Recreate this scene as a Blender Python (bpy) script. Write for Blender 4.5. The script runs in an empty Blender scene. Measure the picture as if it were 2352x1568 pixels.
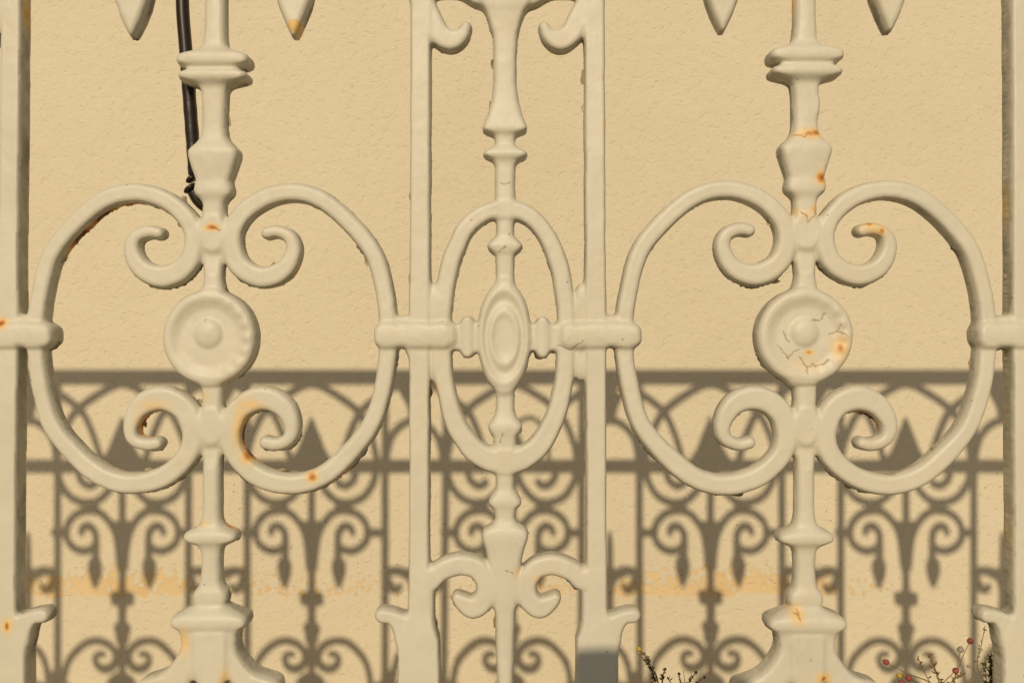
import bpy, math, random
import numpy as np
from mathutils import Vector

# ------------------------------------------------------------------ scale
# drawing units "u": 1 u = S metres on the fence plane; camera stands D metres in front of it
FOC = 2297.0
D = 0.98
S = D / FOC
CX, CY = 1176.0, 784.0
WALL_Y = 2 * D                      # wall plane, 2 D behind the fence
PLINTH_Z = -0.445
GROUND_Z = -1.38
LDIR = Vector((694.0, 4594.0, -2418.0)).normalized()   # way the sunlight travels

def W(X, Y, z=0.0):
    return Vector(((X - CX) * S, -z * S, -(Y - CY) * S))

scene = bpy.context.scene
C = scene.collection
random.seed(5)
rng = np.random.default_rng(11)

# ------------------------------------------------------------------ camera, sky, sun, exposure
cam_d = bpy.data.cameras.new('camera')
cam = bpy.data.objects.new('camera', cam_d)
C.objects.link(cam)
cam.location = (0, -D, 0)
cam.rotation_euler = (math.radians(90), 0, 0)
cam_d.sensor_width = 36.0
cam_d.lens = 36.0 * FOC / 2352.0
cam_d.clip_start = 0.02
cam_d.clip_end = 3000
scene.camera = cam

world = bpy.data.worlds.new('World')
scene.world = world
world.use_nodes = True
wn = world.node_tree
sky = wn.nodes.new('ShaderNodeTexSky')
sky.sky_type = 'NISHITA'
sky.sun_disc = False
to_sun = -LDIR
sky.sun_elevation = math.asin(to_sun.z)
sky.sun_rotation = math.atan2(to_sun.x, to_sun.y)
sky.dust_density = 1.0
wn.links.new(sky.outputs[0], wn.nodes['Background'].inputs[0])
wn.nodes['Background'].inputs[1].default_value = 0.056

sun_d = bpy.data.lights.new('sun', 'SUN')
sun = bpy.data.objects.new('sun', sun_d)
C.objects.link(sun)
sun_d.energy = 3.6
sun_d.angle = math.radians(0.53)
sun_d.color = (1.0, 0.825, 0.602)
sun.rotation_euler = LDIR.to_track_quat('-Z', 'Y').to_euler()
sun.location = (-3, -12, 7)

scene.view_settings.view_transform = 'Standard'
scene.view_settings.look = 'None'
scene.view_settings.exposure = -0.23
scene.view_settings.gamma = 1.0

# ------------------------------------------------------------------ material helpers
def new_mat(name):
    m = bpy.data.materials.new(name)
    m.use_nodes = True
    nt = m.node_tree
    b = nt.nodes['Principled BSDF']
    return m, nt, b

def N(nt, kind, **kw):
    n = nt.nodes.new(kind)
    for k, v in kw.items():
        setattr(n, k, v)
    return n

def ramp(nt, src, stops, interp='LINEAR'):
    r = N(nt, 'ShaderNodeValToRGB')
    r.color_ramp.interpolation = interp
    el = r.color_ramp.elements
    while len(el) < len(stops):
        el.new(0.5)
    for e, (p, c) in zip(el, stops):
        e.position = p
        e.color = c if len(c) == 4 else (*c, 1)
    nt.links.new(src, r.inputs[0])
    return r.outputs[0]

def mix(nt, fac, a, b, blend='MIX'):
    m = N(nt, 'ShaderNodeMix', data_type='RGBA', blend_type=blend)
    for sock, v in ((m.inputs[0], fac), (m.inputs[6], a), (m.inputs[7], b)):
        if hasattr(v, 'links') or hasattr(v, 'is_linked'):
            nt.links.new(v, sock)
        elif isinstance(v, (int, float)):
            sock.default_value = v
        else:
            sock.default_value = (*v, 1) if len(v) == 3 else v
    return m.outputs[2]

def math_(nt, op, a, b=None, c=None, clamp=False):
    m = N(nt, 'ShaderNodeMath', operation=op, use_clamp=clamp)
    for i, v in enumerate((a, b, c)):
        if v is None:
            continue
        if isinstance(v, (int, float)):
            m.inputs[i].default_value = v
        else:
            nt.links.new(v, m.inputs[i])
    return m.outputs[0]

def noise(nt, vec, scale, detail=4, rough=0.55, distortion=0.0, out=0):
    n = N(nt, 'ShaderNodeTexNoise')
    n.inputs['Scale'].default_value = scale
    n.inputs['Detail'].default_value = detail
    n.inputs['Roughness'].default_value = rough
    n.inputs['Distortion'].default_value = distortion
    if vec is not None:
        nt.links.new(vec, n.inputs['Vector'])
    return n.outputs[out]

def bump(nt, height, strength, dist, normal=None):
    b = N(nt, 'ShaderNodeBump')
    b.inputs['Strength'].default_value = strength
    b.inputs['Distance'].default_value = dist
    nt.links.new(height, b.inputs['Height'])
    if normal is not None:
        nt.links.new(normal, b.inputs['Normal'])
    return b.outputs[0]

def mapping(nt, vec, scale=(1, 1, 1), loc=(0, 0, 0), rot=(0, 0, 0)):
    m = N(nt, 'ShaderNodeMapping')
    m.inputs['Scale'].default_value = scale
    m.inputs['Location'].default_value = loc
    m.inputs['Rotation'].default_value = rot
    nt.links.new(vec, m.inputs['Vector'])
    return m.outputs[0]

def attr(nt, name):
    return N(nt, 'ShaderNodeAttribute', attribute_name=name).outputs['Fac']

# ------------------------------------------------------------------ materials
def make_iron_paint():
    m, nt, b = new_mat('cream_iron_paint')
    co = N(nt, 'ShaderNodeTexCoord').outputs['Object']
    big = noise(nt, co, 9.0, 3)
    fine = noise(nt, co, 60.0, 5)
    col = ramp(nt, big, [(0.3, (0.575, 0.545, 0.425)), (0.7, (0.625, 0.592, 0.468))])
    col = mix(nt, math_(nt, 'MULTIPLY', fine, 0.16), col, (0.47, 0.44, 0.33))
    # old yellowed and smoky patches in the coat
    pt = ramp(nt, noise(nt, mapping(nt, co, (16, 16, 11)), 1.0, 5, 0.6), [(0.5, (0, 0, 0)), (0.72, (1, 1, 1))])
    col = mix(nt, math_(nt, 'MULTIPLY', pt, 0.22), col, (0.60, 0.49, 0.29))
    pt2 = ramp(nt, noise(nt, mapping(nt, co, (24, 24, 15), (7, 3, 1)), 1.0, 6, 0.65), [(0.54, (0, 0, 0)), (0.72, (1, 1, 1))])
    col = mix(nt, math_(nt, 'MULTIPLY', pt2, 0.20), col, (0.36, 0.33, 0.26))
    # specks
    sp = N(nt, 'ShaderNodeTexVoronoi')
    sp.inputs['Scale'].default_value = 52
    nt.links.new(co, sp.inputs['Vector'])
    spm = math_(nt, 'LESS_THAN', sp.outputs['Distance'], 0.052)
    gate = math_(nt, 'GREATER_THAN', noise(nt, co, 25, 2), 0.47)
    col = mix(nt, math_(nt, 'MULTIPLY', math_(nt, 'MULTIPLY', spm, gate), 0.6), col, (0.14, 0.10, 0.06))
    # grime on the flanks of the castings
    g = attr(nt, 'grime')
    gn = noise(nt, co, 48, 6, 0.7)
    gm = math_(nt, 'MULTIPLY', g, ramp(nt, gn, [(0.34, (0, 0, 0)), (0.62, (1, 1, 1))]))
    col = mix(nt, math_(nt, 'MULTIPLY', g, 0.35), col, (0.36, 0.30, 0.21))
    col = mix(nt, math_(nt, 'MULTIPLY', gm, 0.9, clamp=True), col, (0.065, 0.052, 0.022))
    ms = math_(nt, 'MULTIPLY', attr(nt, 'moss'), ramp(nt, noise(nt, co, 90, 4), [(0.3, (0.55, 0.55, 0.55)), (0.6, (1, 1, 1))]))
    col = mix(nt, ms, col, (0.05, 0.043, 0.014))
    # older yellow coat under the white
    o = attr(nt, 'old_paint')
    om = ramp(nt, math_(nt, 'ADD', o, math_(nt, 'MULTIPLY', math_(nt, 'SUBTRACT', noise(nt, co, 120, 3), 0.5), 0.5)),
              [(0.48, (0, 0, 0)), (0.54, (1, 1, 1))])
    col = mix(nt, om, col, (0.70, 0.47, 0.17))
    # rust blooms
    r = attr(nt, 'rust')
    rn = math_(nt, 'ADD', r, math_(nt, 'MULTIPLY', math_(nt, 'SUBTRACT', noise(nt, co, 150, 4, 0.65), 0.5), 0.10))
    rn = math_(nt, 'MULTIPLY', rn, math_(nt, 'GREATER_THAN', r, 0.004))
    halo = ramp(nt, rn, [(0.04, (0, 0, 0)), (0.45, (1, 1, 1))])
    core = ramp(nt, rn, [(0.42, (0, 0, 0)), (0.86, (1, 1, 1))])
    col = mix(nt, math_(nt, 'MULTIPLY', halo, 0.72), col, (0.76, 0.47, 0.11))
    col = mix(nt, math_(nt, 'MULTIPLY', core, 0.9), col, (0.44, 0.145, 0.010))
    deep = ramp(nt, rn, [(0.92, (0, 0, 0)), (1.25, (1, 1, 1))])
    col = mix(nt, deep, col, (0.10, 0.035, 0.008))
    # cracks
    k = attr(nt, 'crack')
    col = mix(nt, math_(nt, 'MULTIPLY', k, 0.62, clamp=True), col, (0.22, 0.10, 0.025))
    nt.links.new(col, b.inputs['Base Color'])
    rough = math_(nt, 'ADD', 0.42, math_(nt, 'MULTIPLY', fine, 0.16))
    rough = math_(nt, 'ADD', rough, math_(nt, 'MULTIPLY', gm, 0.3))
    nt.links.new(rough, b.inputs['Roughness'])
    b.inputs['Specular IOR Level'].default_value = 0.45
    h = math_(nt, 'ADD', noise(nt, mapping(nt, co, (150, 150, 70)), 1.0, 5, 0.62), math_(nt, 'MULTIPLY', noise(nt, co, 30, 2), 0.8))
    h = math_(nt, 'ADD', h, math_(nt, 'MULTIPLY', gm, 0.8))
    h = math_(nt, 'SUBTRACT', h, math_(nt, 'MULTIPLY', k, 1.2))
    nt.links.new(bump(nt, h, 0.42, 0.0011), b.inputs['Normal'])
    return m

def make_stucco():
    m, nt, b = new_mat('cream_stucco')
    co = N(nt, 'ShaderNodeTexCoord').outputs['Object']
    sep = N(nt, 'ShaderNodeSeparateXYZ')
    nt.links.new(co, sep.inputs[0])
    x, z = sep.outputs[0], sep.outputs[2]
    large = noise(nt, co, 1.3, 3)
    midn = noise(nt, co, 14, 4)
    col = ramp(nt, large, [(0.3, (0.632, 0.566, 0.412)), (0.7, (0.672, 0.606, 0.445))])
    col = mix(nt, math_(nt, 'MULTIPLY', midn, 0.18), col, (0.60, 0.50, 0.30))
    # slightly rained-on, paler foot of the wall
    foot = ramp(nt, math_(nt, 'ADD', z, math_(nt, 'MULTIPLY', math_(nt, 'SUBTRACT', large, 0.5), 0.25)),
                [(0.0, (1, 1, 1)), (1.0, (0, 0, 0))])
    # flaking band where the top coat has come off: z of the band's lower edge about -0.74 m
    def band(vec_scale, seed):
        return noise(nt, mapping(nt, co, vec_scale, (seed, 0, seed)), 1.0, 8, 0.62)
    edge = math_(nt, 'MULTIPLY', math_(nt, 'SUBTRACT', noise(nt, mapping(nt, co, (3, 1, 1), (4, 0, 2)), 1.0, 3), 0.5), 0.06)
    zz = math_(nt, 'ADD', z, edge)
    lowf = noise(nt, mapping(nt, co, (22, 1, 22)), 1.0, 7, 0.65)
    jag = math_(nt, 'MULTIPLY', math_(nt, 'SUBTRACT', lowf, 0.5), 0.09)
    zj = math_(nt, 'ADD', zz, jag)
    lower = ramp(nt, math_(nt, 'ADD', math_(nt, 'MULTIPLY', zj, 12.0), 0.5 + 12 * 0.745), [(0.46, (0, 0, 0)), (0.54, (1, 1, 1))])
    fade = ramp(nt, math_(nt, 'ADD', math_(nt, 'MULTIPLY', zz, 7.0), 7 * 0.745), [(0.0, (1, 1, 1)), (0.28, (0.82, 0.82, 0.82)), (0.6, (0.45, 0.45, 0.45)), (1.0, (0, 0, 0))])
    # how strongly each stretch has flaked (metres along the wall)
    along = N(nt, 'ShaderNodeFloatCurve')
    pts = [(-1.7, .75), (-1.38, .86), (-1.0, .84), (-.93, .66), (-.8, .58), (-.62, .58), (-.45, .52), (-.3, .38), (-.1, .50),
           (.1, .62), (.24, .40), (.30, .55), (.38, .80), (.62, .86), (.86, .84), (.98, .56), (1.12, .44), (1.3, .22), (1.7, .2)]
    cm = along.mapping.curves[0]
    while len(cm.points) < len(pts):
        cm.points.new(0.5, 0.5)
    for p, (a, v) in zip(cm.points, pts):
        p.location = ((a + 1.7) / 3.4, v)
        p.handle_type = 'AUTO_CLAMPED'
    along.mapping.update()
    nt.links.new(math_(nt, 'ADD', math_(nt, 'DIVIDE', x, 3.4), 0.5), along.inputs['Value'])
    pat = noise(nt, mapping(nt, co, (30, 1, 26)), 1.0, 10, 0.72)
    cells = N(nt, 'ShaderNodeTexVoronoi')
    cells.inputs['Scale'].default_value = 1.0
    nt.links.new(mapping(nt, co, (58, 1, 44)), cells.inputs['Vector'])
    pat = math_(nt, 'ADD', math_(nt, 'MULTIPLY', pat, 0.8), math_(nt, 'MULTIPLY', math_(nt, 'SUBTRACT', 0.6, cells.outputs['Distance']), 0.30))
    cover = math_(nt, 'MULTIPLY', along.outputs[0], fade)
    flaked = math_(nt, 'MULTIPLY', ramp(nt, math_(nt, 'ADD', pat, math_(nt, 'MULTIPLY', cover, 0.5)),
                   [(0.70, (0, 0, 0)), (0.725, (1, 1, 1))]), lower)
    under = ramp(nt, midn, [(0.3, (0.655, 0.485, 0.25)), (0.7, (0.70, 0.545, 0.31))])
    col = mix(nt, flaked, col, under)
    # small pits above the band
    pv = N(nt, 'ShaderNodeTexVoronoi')
    pv.inputs['Scale'].default_value = 38
    nt.links.new(co, pv.inputs['Vector'])
    pg = math_(nt, 'MULTIPLY', math_(nt, 'LESS_THAN', pv.outputs['Distance'], 0.11),
               math_(nt, 'GREATER_THAN', noise(nt, co, 5, 2), 0.5))
    pband = ramp(nt, math_(nt, 'ADD', z, 0.95), [(0.12, (0, 0, 0)), (0.3, (1, 1, 1)), (0.55, (0.6, 0.6, 0.6)), (0.75, (0.1, 0.1, 0.1))])
    pits = math_(nt, 'MULTIPLY', pg, pband)
    col = mix(nt, math_(nt, 'MULTIPLY', pits, 0.6), col, (0.33, 0.22, 0.11))
    nt.links.new(col, b.inputs['Base Color'])
    b.inputs['Roughness'].default_value = 0.9
    b.inputs['Specular IOR Level'].default_value = 0.15
    # rubbed grain: sparse slanting dents in a soft, slightly uneven face
    g1 = noise(nt, mapping(nt, co, (50, 1, 60), rot=(0, math.radians(-30), 0)), 1.0, 3, 0.5)
    dents = ramp(nt, g1, [(0.31, (1, 1, 1)), (0.43, (0, 0, 0))])
    g2 = noise(nt, mapping(nt, co, (85, 1, 95), rot=(0, math.radians(-30), 0)), 1.0, 6, 0.68)
    g3 = noise(nt, co, 7, 3)
    g4 = noise(nt, mapping(nt, co, (27, 1, 29)), 1.0, 3, 0.5)
    h = math_(nt, 'ADD', math_(nt, 'MULTIPLY', dents, -0.42), math_(nt, 'MULTIPLY', g2, 0.95))
    h = math_(nt, 'ADD', h, math_(nt, 'MULTIPLY', g3, 1.3))
    h = math_(nt, 'ADD', h, math_(nt, 'MULTIPLY', g4, 0.9))
    h = math_(nt, 'SUBTRACT', h, math_(nt, 'MULTIPLY', flaked, 0.16))
    h = math_(nt, 'SUBTRACT', h, math_(nt, 'MULTIPLY', pits, 0.6))
    nt.links.new(bump(nt, h, 0.72, 0.0042), b.inputs['Normal'])
    return m

def make_simple(name, col, rough, scale=20, var=0.3, bumpd=0.002, spec=0.3):
    m, nt, b = new_mat(name)
    co = N(nt, 'ShaderNodeTexCoord').outputs['Object']
    n = noise(nt, co, scale, 5)
    lo = tuple(c * (1 - var) for c in col)
    hi = tuple(min(1, c * (1 + var)) for c in col)
    nt.links.new(ramp(nt, n, [(0.3, lo), (0.7, hi)]), b.inputs['Base Color'])
    b.inputs['Roughness'].default_value = rough
    b.inputs['Specular IOR Level'].default_value = spec
    nt.links.new(bump(nt, n, 0.4, bumpd), b.inputs['Normal'])
    return m

M_PAINT = make_iron_paint()
M_WALL = make_stucco()
M_GROUND = make_simple('pale_paving', (0.36, 0.31, 0.22), 0.9, 6, 0.15, 0.01)
M_BOUNCE_YARD = make_simple('pale_bounce_paving', (0.64, 0.57, 0.44), 0.9, 8, 0.12, 0.006)
M_PLINTH = make_simple('plinth_render', (0.50, 0.43, 0.31), 0.9, 12, 0.15, 0.004)
M_CABLE = make_simple('black_rubber', (0.016, 0.010, 0.005), 0.38, 40, 0.3, 0.0006, 0.5)
M_FLAKE = make_simple('dirty_paint_flake', (0.36, 0.29, 0.17), 0.8, 90, 0.4, 0.001)
M_STEM = make_simple('dry_stem', (0.16, 0.13, 0.045), 0.8, 200, 0.35, 0.0004)
M_LEAF = make_simple('dry_leaf', (0.17, 0.095, 0.04), 0.8, 150, 0.5, 0.0004)
M_MOSS = make_simple('dull_green_leaf', (0.10, 0.095, 0.022), 0.85, 150, 0.5, 0.0004)
M_RED = make_simple('dull_red_bud', (0.27, 0.065, 0.05), 0.7, 250, 0.35, 0.0005)
M_YELLOW = make_simple('mustard_bud', (0.42, 0.28, 0.03), 0.7, 250, 0.3, 0.0005)
M_GREY = make_simple('faded_bud', (0.30, 0.26, 0.20), 0.8, 250, 0.3, 0.0005)
M_CLOTH = make_simple('dark_cloth', (0.05, 0.06, 0.09), 0.9, 40, 0.3, 0.002)
M_HAIR = make_simple('straw_hat', (0.35, 0.26, 0.14), 0.9, 80, 0.3, 0.001)

def tag(o, label=None, cat=None, group=None, kind=None):
    if label: o['label'] = label
    if cat: o['category'] = cat
    if group: o['group'] = group
    if kind: o['kind'] = kind
    return o

def mesh_obj(name, verts, faces, mat, parent=None, smooth=True):
    me = bpy.data.meshes.new(name)
    me.from_pydata([tuple(v) for v in verts], [], faces)
    me.materials.append(mat)
    if smooth:
        me.polygons.foreach_set('use_smooth', [True] * len(me.polygons))
    me.update()
    o = bpy.data.objects.new(name, me)
    C.objects.link(o)
    if parent is not None:
        o.parent = parent
    return o

# ------------------------------------------------------------------ the setting: ground, wall, plinth
gs = 60.0
tag(mesh_obj('ground', [(-gs, -gs, GROUND_Z), (gs, -gs, GROUND_Z), (gs, gs, GROUND_Z), (-gs, gs, GROUND_Z)], [(0, 1, 2, 3)], M_GROUND), kind='structure')

BOUNCE_YARD_Z = -1.055
def box(x0, x1, y0, y1, z0, z1):
    v = [(x0, y0, z0), (x1, y0, z0), (x1, y1, z0), (x0, y1, z0), (x0, y0, z1), (x1, y0, z1), (x1, y1, z1), (x0, y1, z1)]
    f = [(0, 3, 2, 1), (4, 5, 6, 7), (0, 1, 5, 4), (1, 2, 6, 5), (2, 3, 7, 6), (3, 0, 4, 7)]
    return v, f

v, f = box(-7, 7, WALL_Y, WALL_Y + 0.3, GROUND_Z, 4.6)
wall = mesh_obj('stucco_wall', v, f, M_WALL, smooth=False)
tag(wall, 'cream yellow stucco wall behind the fence, with a flaking orange band low down', 'wall')

v, f = box(-12, 12, 0.131, WALL_Y - 0.001, GROUND_Z + 0.004, BOUNCE_YARD_Z)  # unseen slab, added high and pale to bounce sunlight onto the lower wall
tag(mesh_obj('bounce_yard', v, f, M_BOUNCE_YARD, smooth=False), kind='structure')

# ------------------------------------------------------------------ value noise in numpy
def vnoise(X, Y, wl, seed):
    r = np.random.default_rng(seed)
    T = r.random((64, 64)) * 2 - 1
    gx, gy = X / wl, Y / wl
    ix, iy = np.floor(gx).astype(int), np.floor(gy).astype(int)
    fx, fy = gx - ix, gy - iy
    fx = fx * fx * (3 - 2 * fx)
    fy = fy * fy * (3 - 2 * fy)
    a = T[iy % 64, ix % 64]; b_ = T[iy % 64, (ix + 1) % 64]
    c = T[(iy + 1) % 64, ix % 64]; d = T[(iy + 1) % 64, (ix + 1) % 64]
    return (a * (1 - fx) + b_ * fx) * (1 - fy) + (c * (1 - fx) + d * fx) * fy

# ------------------------------------------------------------------ the fence as a drawing: primitives with a distance field and a relief
PARTS = []            # (name, parent index or None)
def part(name, parent=None):
    PARTS.append((name, parent))
    return len(PARTS) - 1

PRIMS = []            # dicts: bbox, fn(X,Y)->(d, relief), part label (int or fn), z0, R, q, s
def prim(bbox, fn, lab, z0=0.0, R=11.0, q=0.0, s=1.3):
    PRIMS.append(dict(bbox=bbox, fn=fn, lab=lab, z0=z0, R=R, q=q, s=s))
HOLES = []            # (cx, cy, rx, ry)

def smooth_path(pts, n=10):
    """Catmull-Rom through (x, y, hw)"""
    P = np.array(pts, float)
    P = np.vstack([2 * P[0] - P[1], P, 2 * P[-1] - P[-2]])
    out = []
    for i in range(1, len(P) - 2):
        t = np.linspace(0, 1, n, endpoint=False)[:, None]
        p0, p1, p2, p3 = P[i - 1], P[i], P[i + 1], P[i + 2]
        out.append(0.5 * (2 * p1 + (p2 - p0) * t + (2 * p0 - 5 * p1 + 4 * p2 - p3) * t ** 2 + (3 * p1 - p0 - 3 * p2 + p3) * t ** 3))
    out.append(P[-2][None])
    return np.vstack(out)

def stroke(pts, lab, n=7, soft=0, **kw):
    Q = smooth_path(pts, n)
    for _ in range(soft):
        Q[1:-1] = 0.25 * Q[:-2] + 0.5 * Q[1:-1] + 0.25 * Q[2:]
    m = 40
    bb = (Q[:, 0].min() - m - 20, Q[:, 0].max() + m + 20, Q[:, 1].min() - m - 20, Q[:, 1].max() + m + 20)
    def fn(X, Y):
        best = np.full(X.shape, 1e9)
        for a, b_ in zip(Q[:-1], Q[1:]):
            ex, ey = b_[0] - a[0], b_[1] - a[1]
            L2 = ex * ex + ey * ey + 1e-9
            t = np.clip(((X - a[0]) * ex + (Y - a[1]) * ey) / L2, 0, 1)
            dd = np.hypot(X - a[0] - ex * t, Y - a[1] - ey * t) - (a[2] + (b_[2] - a[2]) * t)
            np.minimum(best, dd, out=best)
        return best, 0.0
    prim(bb, fn, lab, **kw)

def profile(tab, cx, lab, lean=0.0, k=0.33, zmax=22, base=24, horizontal=False, z0=0.0, ranges=None, zlow=None, caps=None, dome=0.0, **kw):
    """turned upright: half width table [(y, hw)], front swelling with the width"""
    T = np.array(tab, float)
    ys = np.linspace(T[0, 0], T[-1, 0], 1400 if T[-1, 0] - T[0, 0] > 600 else 500)
    ws = np.interp(ys, T[:, 0], T[:, 1])
    st = ys[1] - ys[0]
    kk = max(1, int(round(3.2 / st)))
    ker = np.exp(-0.5 * (np.arange(-3 * kk, 3 * kk + 1) / kk) ** 2); ker /= ker.sum()
    ws = np.convolve(np.pad(ws, 3 * kk, mode='edge'), ker, mode='valid')
    dw = np.gradient(ws, st)
    y0, y1 = T[0, 0], T[-1, 0]
    wm = ws.max() + 60 + abs(lean) * (y1 - y0)
    cxm = cx
    bb = (y0 - 50, y1 + 50, cxm - wm, cxm + wm) if horizontal else (cxm - wm, cxm + wm, y0 - 50, y1 + 50)
    def fn(X, Y):
        a, c_ = (X, Y) if horizontal else (Y, X)
        w = np.interp(a, ys, ws); g = np.interp(a, ys, dw)
        off = np.abs(c_ - cx - lean * (a - 500))
        d = (off - w) / np.sqrt(1 + np.minimum(np.abs(g), 3) ** 2)
        end = np.maximum(y0 - a, a - y1)
        d = np.maximum(d, end)
        rel = np.minimum(k * (w - base), zmax) - dome * np.clip(off / np.maximum(w, 4), 0, 1.2) ** 2
        if caps is not None:
            rel = np.minimum(rel, np.interp(a, caps[0], caps[1]))
        if zlow is not None:
            inside = (a > zlow[0]) & (a < zlow[1])
            rel = np.where(inside, -14.0, rel)
        return d, rel
    if ranges:
        rr = list(ranges)
        def labf(X, Y, lab=lab):
            a = X if horizontal else Y
            L = np.full(X.shape, lab)
            for (r0, r1, l) in rr:
                L[(a >= r0) & (a < r1)] = l
            return L
        prim(bb, fn, labf, z0=z0, **kw)
    else:
        prim(bb, fn, lab, z0=z0, **kw)

def ellipse(cx, cy, rx, ry, lab, relief=None, **kw):
    def fn(X, Y):
        e = np.sqrt(((X - cx) / rx) ** 2 + ((Y - cy) / ry) ** 2)
        d = (e - 1) * min(rx, ry) * (1 + 0.15 * (max(rx, ry) / min(rx, ry) - 1))
        return d, (relief(e, X - cx, Y - cy) if relief else 0.0)
    prim((cx - rx - 50, cx + rx + 50, cy - ry - 50, cy + ry + 50), fn, lab, **kw)

def rbox(x0, x1, y0, y1, r, lab, relief=None, **kw):
    cx, cy, hx, hy = (x0 + x1) / 2, (y0 + y1) / 2, (x1 - x0) / 2, (y1 - y0) / 2
    def fn(X, Y):
        qx, qy = np.abs(X - cx) - hx + r, np.abs(Y - cy) - hy + r
        d = np.hypot(np.maximum(qx, 0), np.maximum(qy, 0)) + np.minimum(np.maximum(qx, qy), 0) - r
        return d, (relief(X, Y) if relief else 0.0)
    prim((x0 - 50, x1 + 50, y0 - 50, y1 + 50), fn, lab, **kw)

def poly(pts, lab, **kw):
    P = np.array(pts, float)
    def fn(X, Y):
        d = np.full(X.shape, 1e9); inside = np.zeros(X.shape, bool)
        for a, b_ in zip(P, np.roll(P, -1, 0)):
            ex, ey = b_ - a
            t = np.clip(((X - a[0]) * ex + (Y - a[1]) * ey) / (ex * ex + ey * ey + 1e-9), 0, 1)
            d = np.minimum(d, np.hypot(X - a[0] - ex * t, Y - a[1] - ey * t))
            cond = (a[1] > Y) != (b_[1] > Y)
            xi = ex * (Y - a[1]) / (ey if abs(ey) > 1e-9 else 1e-9) + a[0]
            inside ^= cond & (X < xi)
        return np.where(inside, -d, d), 0.0
    prim((P[:, 0].min() - 50, P[:, 0].max() + 50, P[:, 1].min() - 50, P[:, 1].max() + 50), fn, lab, **kw)

def SH(dx, y):        # a point read off the shadow: offset from the panel axis and height
    return dx * 3.0, (y - 1583.0) * 3.0 + 784.0

# --- wide panel: baluster, four C-scrolls, rosette, two hanging drops, upper scrollwork
Q_SCROLL = [(-409, 774, 20), (-404, 715, 20), (-397, 671, 20), (-384, 617, 20), (-361, 562, 20.5), (-300, 494, 21), (-242, 452, 21),
            (-175, 439, 21), (-109, 457, 21.5), (-64, 494, 22), (-44, 536, 22), (-46, 577, 23), (-65, 614, 24.5), (-113, 637, 25),
            (-164, 620, 22.5), (-187, 577, 18.5), (-180, 543, 15.5), (-150, 530, 14.5), (-126, 534, 14)]
BALUSTER = [(-760, 24), (-330, 24), (-310, 30), (-240, 34), (-190, 24), (60, 24), (98, 27), (108, 33), (114, 46), (118, 64), (122, 76), (129, 82), (142, 82), (149, 78),
            (153, 68), (156.5, 44), (160, 66), (164, 76), (169, 79), (178, 78), (184, 73), (189, 54), (195, 36), (204, 30), (230, 28), (290, 27), (312, 30),
            (326, 39), (341, 56), (350, 58), (362, 56), (385, 49), (408, 42), (414, 40), (420, 42), (434, 45), (446, 43), (455, 32),
            (465, 26), (560, 24), (640, 22), (660, 26), (685, 22), (870, 22), (890, 25), (920, 24), (1000, 22), (1050, 21), (1170, 21), (1196, 23),
            (1208, 28), (1215, 40), (1221, 55), (1228, 61), (1240, 61), (1246, 55), (1252, 37), (1259, 28), (1268, 24), (1300, 22), (1335, 24), (1350, 28), (1357, 36), (1364, 39), (1379, 39.5),
            (1386, 37), (1390, 34), (1396, 44), (1404, 61), (1411, 77), (1418, 86), (1432, 88), (1440, 82), (1446, 71), (1457, 65), (1480, 63), (1495, 66), (1508, 73),
            (1520, 81), (1530, 89), (1540, 99), (1548, 110), (1553, 124), (1557, 143), (1562, 156), (1568, 162), (1600, 168), (1690, 170)]

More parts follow.
